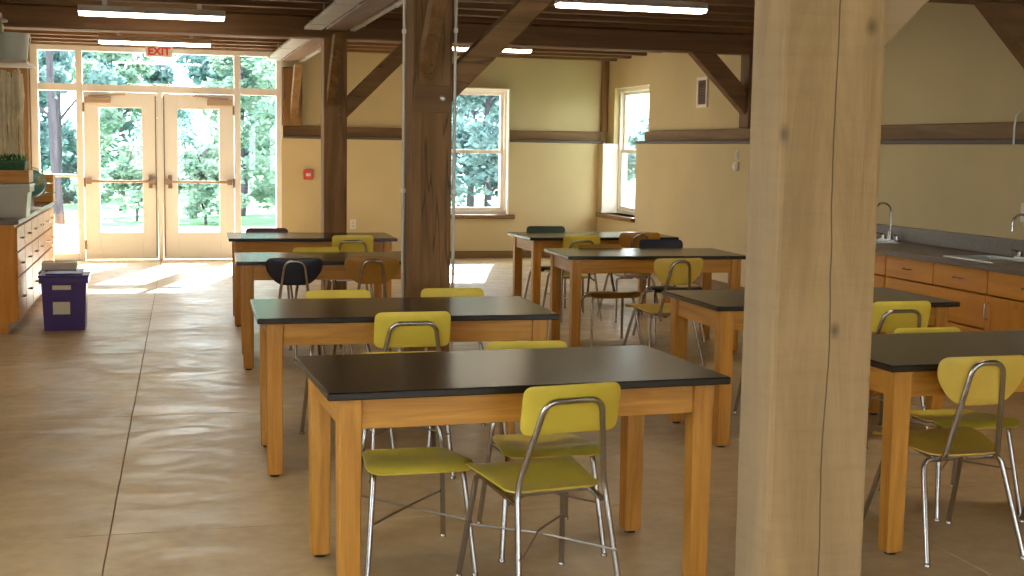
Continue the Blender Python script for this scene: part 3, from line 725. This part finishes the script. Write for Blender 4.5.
UNITS = [(10.7, 10.0), (10.0, 9.38), (9.38, 8.77), (8.77, 7.50), (7.50, 6.62), (6.62, 5.9), (5.9, 5.2), (5.2, 4.5), (4.5, 3.8), (3.8, 3.1), (3.1, 2.4)]
KU = ['door', 'door', 'door', 'wide', 'door', 'door', 'drawers', 'door', 'drawers', 'door', 'drawers']
LU = ['at the farthest end of the right counter', 'under the far sink, hidden by the weathered post', 'partly hidden by the right edge of the weathered post', 'with wide drawers behind the right hand tables', 'with a door, cut by the right photo edge']
for i, (b, a) in enumerate(UNITS):
    cab_unit(a, b, KU[i], 'orange wooden cabinet '+(LU[i] if i < 5 else 'outside the view, %s from the near end' % ['sixth', 'fifth', 'fourth', 'third', 'second', 'first'][i-5]))
STAIN = plain('stainless', (0.62, 0.60, 0.56), 0.28, 1.0)
for (a, b), lab in zip(SINKS, ('steel sink set in the right counter beside the weathered post', 'steel sink set in the right counter at the photo edge')):
    t = thing('sink', lab, 'sink', (5.54, (a+b)/2, CZ), group='counter sinks'); h = (b-a)/2; m2 = MB()
    for p in ((-.20, -.165, -h-.015, h+.015), (.165, .20, -h-.015, h+.015), (-.165, .165, -h-.015, -h+.02), (-.165, .165, h-.02, h+.015)): m2.box(*p, 0, .008)
    m2.build('rim', STAIN, t)
    bw = MB(); bw.box(-.165, -.16, -h+.02, h-.02, -.16, .0); bw.box(.16, .165, -h+.02, h-.02, -.16, 0); bw.box(-.165, .165, -h+.015, -h+.02, -.16, 0); bw.box(-.165, .165, h-.02, h-.015, -.16, 0); bw.box(-.165, .165, -h+.02, h-.02, -.165, -.16)
    bw.build('basin', STAIN, t); MB().lathe([(.03, -.16), (.03, -.157)], (0, 0, 0), 12).build('drain', STEEL, t)
    f = thing('faucet', 'chrome gooseneck faucet '+('beside the weathered post' if 'weathered' in lab else 'at the right photo edge'), 'faucet', (5.79, (a+b)/2-.05, CZ), group='gooseneck faucets')
    fb = MB(); fb.box(-.03, .03, -.12, .12, 0, .018); fb.lathe([(.022, .018), (.018, .06), (.014, .09)], (0, 0, 0), 12); fb.build('base', CHROME, f, smooth=True)
    arc = [(0, 0, .08), (0, 0, .24)]+[(-.075+.075*math.cos(q), 0, .24+.075*math.sin(q)) for q in [R(x) for x in range(15, 196, 15)]]+[(-.15, 0, .20)]
    MB().tube(arc, .009, 8).build('spout', CHROME, f, smooth=True)
    for s in (-1, 1):
        MB().lathe([(.018, .018), (.016, .05)], (0, s*.10, 0), 10).tube([(0, s*.10, .05), (-.05, s*.13, .06)], .007, 6).build('handle', CHROME, f, smooth=True)
# things on the right wall
d = thing('towel_dispenser', 'white paper towel dispenser on right wall at the photo edge', 'dispenser', (XR, 7.82, 1.05))
MB().box(-.055, -.001, -.13, .13, 0, .14).build('case', WHITE, d, bevel=.01); MB().box(-.045, -.01, -.10, .10, -.02, 0).build('paper', PAPER, d)
v = thing('wall_vent', 'dark louvred vent with white frame high on the right wall', 'vent', (XRU, 14.15, 2.02))
vf = MB()
for p, q, s0, s1 in ((-.15, -.115, 0, .35), (.115, .15, 0, .35), (-.115, .115, 0, .035), (-.115, .115, .315, .35)): vf.box(-.02, -.001, p, q, s0, s1)
vf.build('frame', WHITE_FRAME, v); MB().box(-.006, -.001, -.115, .115, .035, .315).build('backing', plain('vent_dark', (0.09, 0.05, 0.045), 0.6), v)
for z in [.05+.032*i for i in range(8)]: MB().prism([(-.016, z), (-.006, z+.016), (-.006, z+.02), (-.016, z+.004)], 'y', -.115, .115).build('louvre', plain('louvre', (0.16, 0.09, 0.08), 0.5), v)
th = thing('thermostat', 'small white thermostat on right wall below the ledge rail', 'thermostat', (XR, 12.80, 1.315))
MB().box(-.03, -.001, -.045, .045, 0, .09).build('case', WHITE, th, bevel=.008); MB().lathe([(.022, 0), (.022, .02)], (0, 0, 0), 12).build('dial', WHITE, th, smooth=True)
th.children[1].rotation_euler = (0, -math.pi/2, 0); th.children[1].location = (-.03, 0, .045)
s2 = thing('light_switch', 'narrow white light switch just above the thermostat', 'switch', (XR, 12.80, 1.43)); MB().box(-.012, -.001, -.025, .025, 0, .10).build('plate', WHITE, s2, bevel=.003); MB().box(-.02, -.012, -.012, .012, .04, .08).build('toggle', WHITE, s2)
hk = MB().tube([(XR-.042, 8.08, 1.60), (XR-.045, 8.08, 1.72), (XR-.042, 8.07, 1.80), (XR-.02, 8.04, 1.84), (XR+.02, 8.03, 1.80), (XR+.03, 8.03, 1.766)], .007, 6).build('cable_loop', CONDUIT, smooth=True)
tag(hk, 'pale cable loop hanging over the right ledge rail', 'cable')
# things on the far wall
al = thing('fire_alarm', 'small red fire alarm pull on far wall beside the entrance', 'alarm', (1.83, YF, 1.06)); RED = plain('alarm_red', (0.55, 0.06, 0.035), 0.4)
MB().box(-.06, .06, -.04, -.001, 0, .13).build('case', RED, al, bevel=.006); MB().box(-.03, .03, -.052, -.04, .045, .085).build('pull_bar', WHITE, al, bevel=.003)
op = thing('wall_outlet', 'small cream outlet plate low on the far wall', 'outlet', (2.43, YF, .40)); MB().box(-.04, .04, -.01, -.001, 0, .13).build('plate', WHITE, op, bevel=.003)
for z in (.03, .075): MB().box(-.017, .017, -.014, -.01, z, z+.026).build('socket', plain('socket', (0.6, 0.56, 0.5), 0.5), op)
ex = thing('exit_sign', 'white exit sign with red letters hung over the glazed doors', 'sign', (-.055, 17.25, 2.59))
MB().box(-.165, .165, -.03, .03, 0, .145).build('case', WHITE, ex, bevel=.006); MB().box(-.02, .02, -.015, .015, .145, .345).build('bracket', WHITE, ex)
cu = bpy.data.curves.new('exit_text', 'FONT'); cu.body = 'EXIT'; cu.size = .135; cu.align_x = 'CENTER'; cu.extrude = .003; cu.offset = .004
to = bpy.data.objects.new('lettering', cu); COL.objects.link(to)
dg = bpy.context.evaluated_depsgraph_get(); me = bpy.data.meshes.new_from_object(to.evaluated_get(dg)); bpy.data.objects.remove(to)
me.materials.clear(); me.materials.append(plain('exit_red', (0.75, 0.05, 0.04), 0.5)); lt = link('lettering', me, ex); lt.rotation_euler = (R(90), 0, 0); lt.location = (0, -.033, .026)

# ------------------------------------------------------------------ left counter and its things
LX, LZ = -1.12, .86
for i in range(6):
    a = 10.80+i*.58; b = a+.58
    t = thing('base_cabinet', 'wooden drawer cabinet under left counter, %s from the viewer' % ['first', 'second', 'third', 'fourth', 'fifth', 'sixth'][i], 'cabinet', (XL+.01, a, 0), group='drawer cabinets under the left counter')
    wd = .58; dp = LX-.025-(XL+.01); bd = MB(); bd.box(0, dp, .002, wd-.002, .09, LZ); bd.box(0, dp-.06, .002, wd-.002, 0, .09); bd.build('body', cab('z'), t)
    for z0, z1 in ((.64, .84), (.44, .64), (.10, .44)):
        o = MB().box(dp, dp+.02, .012, wd-.012, z0+.006, z1-.006).build('drawer', cab('y'), t, bevel=.004)
        c, zz = wd/2, (z0+z1)/2
        MB().tube(fillet([(dp+.02, c-.05, zz), (dp+.045, c-.045, zz), (dp+.045, c+.045, zz), (dp+.02, c+.05, zz)], .015, 4), .006, 6).build('handle', CHROME, o, smooth=True)
lt = MB().box(XL+.01, LX+.01, 10.78, 14.30, LZ, LZ+.035).build('countertop', GREYTOP, bevel=.004); tag(lt, 'grey laminate countertop on the left drawer cabinets', 'countertop')
LT = LZ+.035
CLEAR = frosted('clear_tub', (0.75, 0.74, 0.66), 0.55); FROST = frosted('milky_plastic', (0.70, 0.76, 0.70), 0.75)
def tub(name, lab, cat, x, y, z, wx, wy, h, mat, lidmat, grp=None, lid=True, label=None):
    t = thing(name, lab, cat, (x, y, z), group=grp); m_ = MB(); th_ = .006
    b0 = (-wx/2*.9, wx/2*.9, -wy/2*.9, wy/2*.9); t0 = (-wx/2, wx/2, -wy/2, wy/2)
    vs = []
    for (p, zz, i) in ((b0, 0, 0), (t0, h, 0), (t0, h, th_), (b0, th_, th_)):
        vs += [(p[0]+i, p[2]+i, zz), (p[1]-i, p[2]+i, zz), (p[1]-i, p[3]-i, zz), (p[0]+i, p[3]-i, zz)]
    fs = [(3, 2, 1, 0), (12, 13, 14, 15)]
    for k in range(3):
        for j in range(4): fs.append((k*4+j, k*4+(j+1) % 4, k*4+4+(j+1) % 4, k*4+4+j))
    m_.add(vs, fs); m_.build('body', mat, t)
    rm = MB()
    for p in ((-wx/2-.015, wx/2+.015, -wy/2-.015, -wy/2), (-wx/2-.015, wx/2+.015, wy/2, wy/2+.015), (-wx/2-.015, -wx/2, -wy/2, wy/2), (wx/2, wx/2+.015, -wy/2, wy/2)): rm.box(*p, h-.045, h)
    rm.build('rim', mat, t)
    if lid: l = MB(); l.box(-wx/2-.02, wx/2+.02, -wy/2-.02, wy/2+.02, h, h+.02); l.box(-wx/2+.03, wx/2-.03, -wy/2+.03, wy/2-.03, h+.02, h+.03); l.build('lid', lidmat, t, bevel=.005)
    return t
tub('storage_tub', 'clear plastic tub at the near end of the left counter', 'tub', -1.27, 11.32, LT, .40, .36, .25, CLEAR, FROST)
wbx = thing('wooden_tray', 'shallow brown wooden tray stacked on the clear tub', 'tray', (-1.27, 11.32, LT+.281)); m_ = MB()
m_.box(-.21, .21, -.18, .18, 0, .01).build('base', oak('x'), wbx)
for p in ((-.21, .21, -.18, -.165), (-.21, .21, .165, .18), (-.21, -.195, -.165, .165), (.195, .21, -.165, .165)): MB().box(*p, .01, .10).build('side', oak('x'), wbx)
# reeds in a green trough planter
ZP = LT+.281+.011
pl = thing('reed_planter', 'green planter of tall pale dried reeds standing in the wooden tray', 'plant', (-1.27, 11.32, ZP))
GREEN = plain('green_planter', (0.03, 0.12, 0.05), 0.6, 0, 0.4, 0.3, 30)
MB().taper((-.16, .16, -.12, .12), (-.185, .185, -.15, .15), 0, .17).build('trough', GREEN, pl, bevel=.02, seg=2)
mo = MB(); rnd = random.Random(3)
for i in range(60):
    x, y = rnd.uniform(-.18, .18), rnd.uniform(-.14, .14); a = rnd.uniform(0, 6.28); l = rnd.uniform(.03, .06)
    mo.add([(x, y, .165), (x+.012, y, .165), (x+.012+l*.6*math.cos(a), y+l*.6*math.sin(a), .165+l), (x+l*.6*math.cos(a), y+l*.6*math.sin(a), .165+l)], [(0, 1, 2, 3)])
mo.build('moss', leaf_mat('moss', (0.02, 0.10, 0.03), (0.05, 0.22, 0.06)), pl)
REED = plain('dried_reed', (0.78, 0.70, 0.52), 0.8, 0, 0.3, 0.2, 12)
for i in range(54):
    x, y = rnd.uniform(-.16, .175), rnd.uniform(-.12, .12); lx, ly = x+rnd.uniform(-.03, .03), y+rnd.uniform(-.03, .03); h = rnd.uniform(.80, .925)
    lx = min(lx, .19)
    MB().tube([(x, y, .15), ((x+lx)/2, (y+ly)/2, h*.55), (lx, ly, h*.8), (lx, ly, h)], [.004, .009, .021, .010], 6).build('reed', REED, pl, smooth=True)
# wall shelf with pail
sh = thing('wall_shelf', 'pale wall shelf high on the left wall', 'shelf', (XL, 11.4, 2.125))
MB().box(.001, .90, -.35, .45, 0, .022).build('board', plain('shelf_paint', (0.55, 0.50, 0.44), 0.5), sh, bevel=.003)
for yy in (-.25, .35): MB().prism([(.001, 0), (.001, -.22), (.02, -.22), (.25, 0)], 'y', yy-.01, yy+.01).build('bracket', STEEL, sh)
pa = thing('pail', 'milky plastic pail with wire handle on the high left shelf', 'pail', (-1.20, 11.35, 2.147))
MB().lathe([(.125, 0), (.135, .05), (.150, .20), (.158, .20), (.158, .225), (.145, .225), (.130, .05), (.115, .008)], (0, 0, 0), 24).build('body', FROST, pa, smooth=True)
MB().tube([(.16*math.cos(q), .16*math.sin(q)*.75-.05*math.sin(q), .20-.13*math.sin(q)) for q in [R(x) for x in range(0, 181, 15)]], .004, 6).build('handle', WHITE, pa, smooth=True)
ja = thing('jar', 'small tan jar with wide lid sitting on the milky pail', 'jar', (-1.30, 11.33, 2.3725))
MB().lathe([(.055, 0), (.06, .05), (.045, .09)], (0, 0, 0), 16).build('body', plain('olive_glass', (0.35, 0.36, 0.12), 0.3), ja, smooth=True)
MB().lathe([(.09, .09), (.092, .105), (.05, .125), (.045, .16)], (0, 0, 0), 16).build('lid', plain('tan_lid', (0.50, 0.38, 0.25), 0.6), ja, smooth=True)
lidp = MB().lathe([(.16, .225), (.16, .2255)], (0, 0, 0), 24).build('lid', FROST, pa)
# globe
gb = thing('globe', 'blue green desk globe on the left counter', 'globe', (-1.17, 12.5, LT))
gm, nt, b = new_mat('globe_map'); tc = nt.nodes.new('ShaderNodeTexCoord'); nz = nt.nodes.new('ShaderNodeTexNoise'); nz.inputs['Scale'].default_value = 9; nz.inputs['Detail'].default_value = 5
rp = nt.nodes.new('ShaderNodeValToRGB'); rp.color_ramp.elements[0].position = .52; rp.color_ramp.elements[0].color = (.07, .22, .23, 1); rp.color_ramp.elements[1].position = .56; rp.color_ramp.elements[1].color = (.30, .30, .14, 1)
nt.links.new(tc.outputs['Object'], nz.inputs['Vector']); nt.links.new(nz.outputs['Fac'], rp.inputs['Fac']); nt.links.new(rp.outputs[0], b.inputs['Base Color']); b.inputs['Roughness'].default_value = .35
MB().lathe([(max(.002, .13*math.cos(q)), .235+.13*math.sin(q)) for q in [R(x) for x in range(-90, 91, 10)]], (0, 0, 0), 24).build('sphere', gm, gb, smooth=True)
MB().tube([(.145*math.cos(q)*.9, 0, .235+.145*math.sin(q)) for q in [R(x) for x in range(-90, 91, 12)]], .006, 6).build('meridian', STEEL, gb, smooth=True)
MB().lathe([(.09, 0), (.085, .015), (.015, .03), (.012, .10)], (0, 0, 0), 20).build('base', WHITE, gb, smooth=True)
bo = thing('wooden_crate', 'brown wooden crate at far end of the left counter', 'crate', (-1.30, 14.10, LT))
for z0 in (.004, .10, .196):
    for p in ((-.20, .20, -.13, -.115), (-.20, .20, .115, .13), (-.20, -.185, -.115, .115), (.185, .20, -.115, .115)): MB().box(*p, z0, z0+.085).build('slat', oak('x'), bo, bevel=.003)
MB().box(-.184, .184, -.114, .114, 0, .012).build('base', oak('x'), bo)
for sx in (-1, 1):
    for sy in (-1, 1): MB().box(sx*.184-.012*(sx > 0)*0-(.012 if sx > 0 else 0), sx*.184+(.012 if sx < 0 else 0), sy*.114-(.012 if sy > 0 else 0), sy*.114+(.012 if sy < 0 else 0), .012, .28).build('corner_post', oak('z'), bo)
# purple bins on the floor
b1 = tub('storage_bin', 'purple plastic bin with white label in front of the left cabinets', 'bin', -.795, 11.06, 0, .345, .30, .43, PURPLE, PURPLE, 'purple storage bins')
MB().box(-.065, .065, -.004, 0, 0, .10).build('label_sticker', PAPER, b1).location = (-.02, -.149, .135)
MB().box(-.07, .07, -.006, 0, 0, .035).build('handle_tag', PAPER, b1).location = (-.015, -.166, .335)
b2 = tub('storage_bin', 'dark purple bin behind the labelled bin, holding a pale carton', 'bin', -.855, 11.56, 0, .31, .28, .41, PURPLE_D, PURPLE_D, 'purple storage bins')
ct = thing('carton', 'pale cardboard carton on the dark purple bin', 'carton', (-.87, 11.54, .4405)); MB().box(-.135, .135, -.10, .10, 0, .065).build('box', PAPER, ct, bevel=.003); MB().box(-.137, .137, -.012, .012, .055, .067).build('tape', plain('tape', (0.55, 0.45, 0.30), 0.4), ct)

# ------------------------------------------------------------------ outdoors
gm, nt, b = new_mat('pale_paving'); b.inputs['Base Color'].default_value = (.52, .50, .46, 1); b.inputs['Roughness'].default_value = .9
struct(MB().box(-30, 60, 17.86, 25.5, -.25, -.06).build('ground_paving', gm), 'pale paving outside the entrance')
GRASS = plain('grass', (0.10, 0.24, 0.11), 0.9, 0, 0.2, 0.35, 3)
struct(MB().box(-60, 90, 25.5, 110, -.25, -.05).build('ground_lawn', GRASS), 'green lawn beyond the paving')
struct(MB().box(6.5, 60, -30, 17.86, -.25, -.06).build('ground_side', GRASS), 'grass outside the right wall')
struct(MB().box(-60, -2.3, -30, 17.86, -.25, -.06).build('ground_left', gm), 'unseen ground outside the left wall, made pale paving')  # unseen ground, paved to keep green bounce out of the room
BARK = wood('bark', (0.030, 0.026, 0.034), (0.085, 0.075, 0.095), 'z', 0.9, 8, 6, 0.5)
def tree_proto(seed, h, spread, nleaf, base, lsz):
    rn = random.Random(seed); trunk = MB(); pts = []; x = y = 0
    for i in range(7): pts.append((x, y, h*.92*i/6)); x += rn.uniform(-.1, .1); y += rn.uniform(-.1, .1)
    trunk.tube(pts, [(.13 if h < 8.5 else .06)*(1-.13*i)*h/6 for i in range(7)], 8); blobs = []
    for i in range(26):
        z = base+(h-base)*rn.random()**.8; a = rn.uniform(0, 6.28); s = spread*(1-.55*(z-base)/(h-base))*rn.uniform(.35, 1.0)
        p = (s*math.cos(a), s*math.sin(a), z); k = max(0, min(6, int((z-.3)/(h*.92)*6))); q = pts[k]
        if i % 2 == 0: trunk.tube([(q[0], q[1], max(.2, z-.5*s)), ((q[0]+p[0])*.5, (q[1]+p[1])*.5, z-.15*s), p], [.035, .022, .008], 5)
        blobs.append((p, rn.uniform(.35, .7)*spread*.5))
    lv = MB()
    for i in range(nleaf):
        p, r = blobs[rn.randrange(len(blobs))]; d = Vector((rn.gauss(0, 1), rn.gauss(0, 1), rn.gauss(0, .8))).normalized()*r*rn.random()**.45
        c = Vector(p)+d; u = Vector((rn.gauss(0, 1), rn.gauss(0, 1), rn.gauss(0, .5))).normalized(); v_ = u.cross(Vector((rn.gauss(0, 1), rn.gauss(0, 1), rn.gauss(0, 1)))).normalized()
        s = lsz*rn.uniform(.6, 1.2); lv.add([c-u*s, c+v_*s*.5, c+u*s, c-v_*s*.5], [(0, 1, 2, 3)])
    return trunk, lv
L1 = leaf_mat('leaf_fresh', (0.13, 0.24, 0.18), (0.36, 0.47, 0.39)); L2 = leaf_mat('leaf_blue_green', (0.07, 0.14, 0.15), (0.20, 0.30, 0.30))
KINDS = []
for kx, (seed, h, sp, nl, base, ls, mt) in enumerate(((1, 4.3, 1.3, 5200, .35, .10, L1), (2, 6.5, 1.7, 6500, 1.2, .12, L1), (5, 8.0, 2.2, 8000, .8, .14, L2), (9, 1.5, .9, 3000, .1, .075, L1), (11, 4.4, 1.9, 9000, .15, .11, L2), (14, 9.0, 1.6, 3500, 2.3, .14, L2))):
    t_, l_ = tree_proto(seed, h, sp, nl, base, ls)
    to_ = t_.build('trunk', BARK, None, smooth=True); lo_ = l_.build('foliage', mt, None)
    KINDS.append((to_.data, lo_.data)); bpy.data.objects.remove(to_); bpy.data.objects.remove(lo_)
TREES = [(0, -3.6, 24.6, 10, 'leafy green tree outside, left of the left sidelight'), (5, -1.95, 26.2, 50, 'tall dark trunked tree seen through the left sidelight'), (5, -2.3, 29.8, 200, 'second tall trunk deeper behind the left sidelight'),
         (0, -.95, 31.2, 120, 'small tree seen through the upper left door glass'), (3, -.55, 27.0, 200, 'round shrub seen through the left door glass'),
         (3, .75, 25.9, 20, 'round shrub seen through the right door glass'), (0, 1.6, 29.0, 260, 'slender tree seen through the right door glass'),
         (0, 2.7, 26.6, 75, 'leafy tree filling the right sidelight'), (1, 3.3, 33.0, 140, 'tree behind the leafy one in the right sidelight'),
         (2, -1.6, 38.0, 15, 'big distant tree seen through the transom left half'), (2, 6.3, 37.0, 100, 'big blue green tree seen low through the far window'),
         (4, 6.3, 25.6, 190, 'blue green tree outside the far sash window'), (4, 7.2, 31.0, 300, 'taller tree right of the far sash window view'),
         (2, 12.3, 31.0, 40, 'tree seen through the tall right wall window'), (2, 17.5, 39.0, 230, 'big tree behind the one in the right wall window'),
         (2, 10.3, 20.0, 310, 'dense tree added to shade the right wall window'), (2, 9.4, 14.3, 90, 'dense shade tree added out of view outside the right wall'), (2, 15.0, 24.5, 20, 'tree further off outside the right wall'), (2, 2.0, 44.0, 130, 'distant tree on the lawn behind the doors'), (2, 9.5, 45.0, 210, 'distant tree far behind the sash window'),  # dense trees by the right wall added to cut sky light through its window
         (2, -7.0, 36.0, 160, 'distant tree left of the entrance'), (3, 3.6, 22.5, 60, 'low shrub under the far sash window'), (4, -3.7, 33.8, 330, 'bushy blue green tree low behind the left sidelight')]
for k, x, y, a, lab in TREES:
    t = thing('tree' if k != 3 else 'shrub', lab, 'tree' if k != 3 else 'shrub', (x, y, -.06), a, 'trees outside the windows')
    link('trunk', KINDS[k][0], t); link('foliage', KINDS[k][1], t)
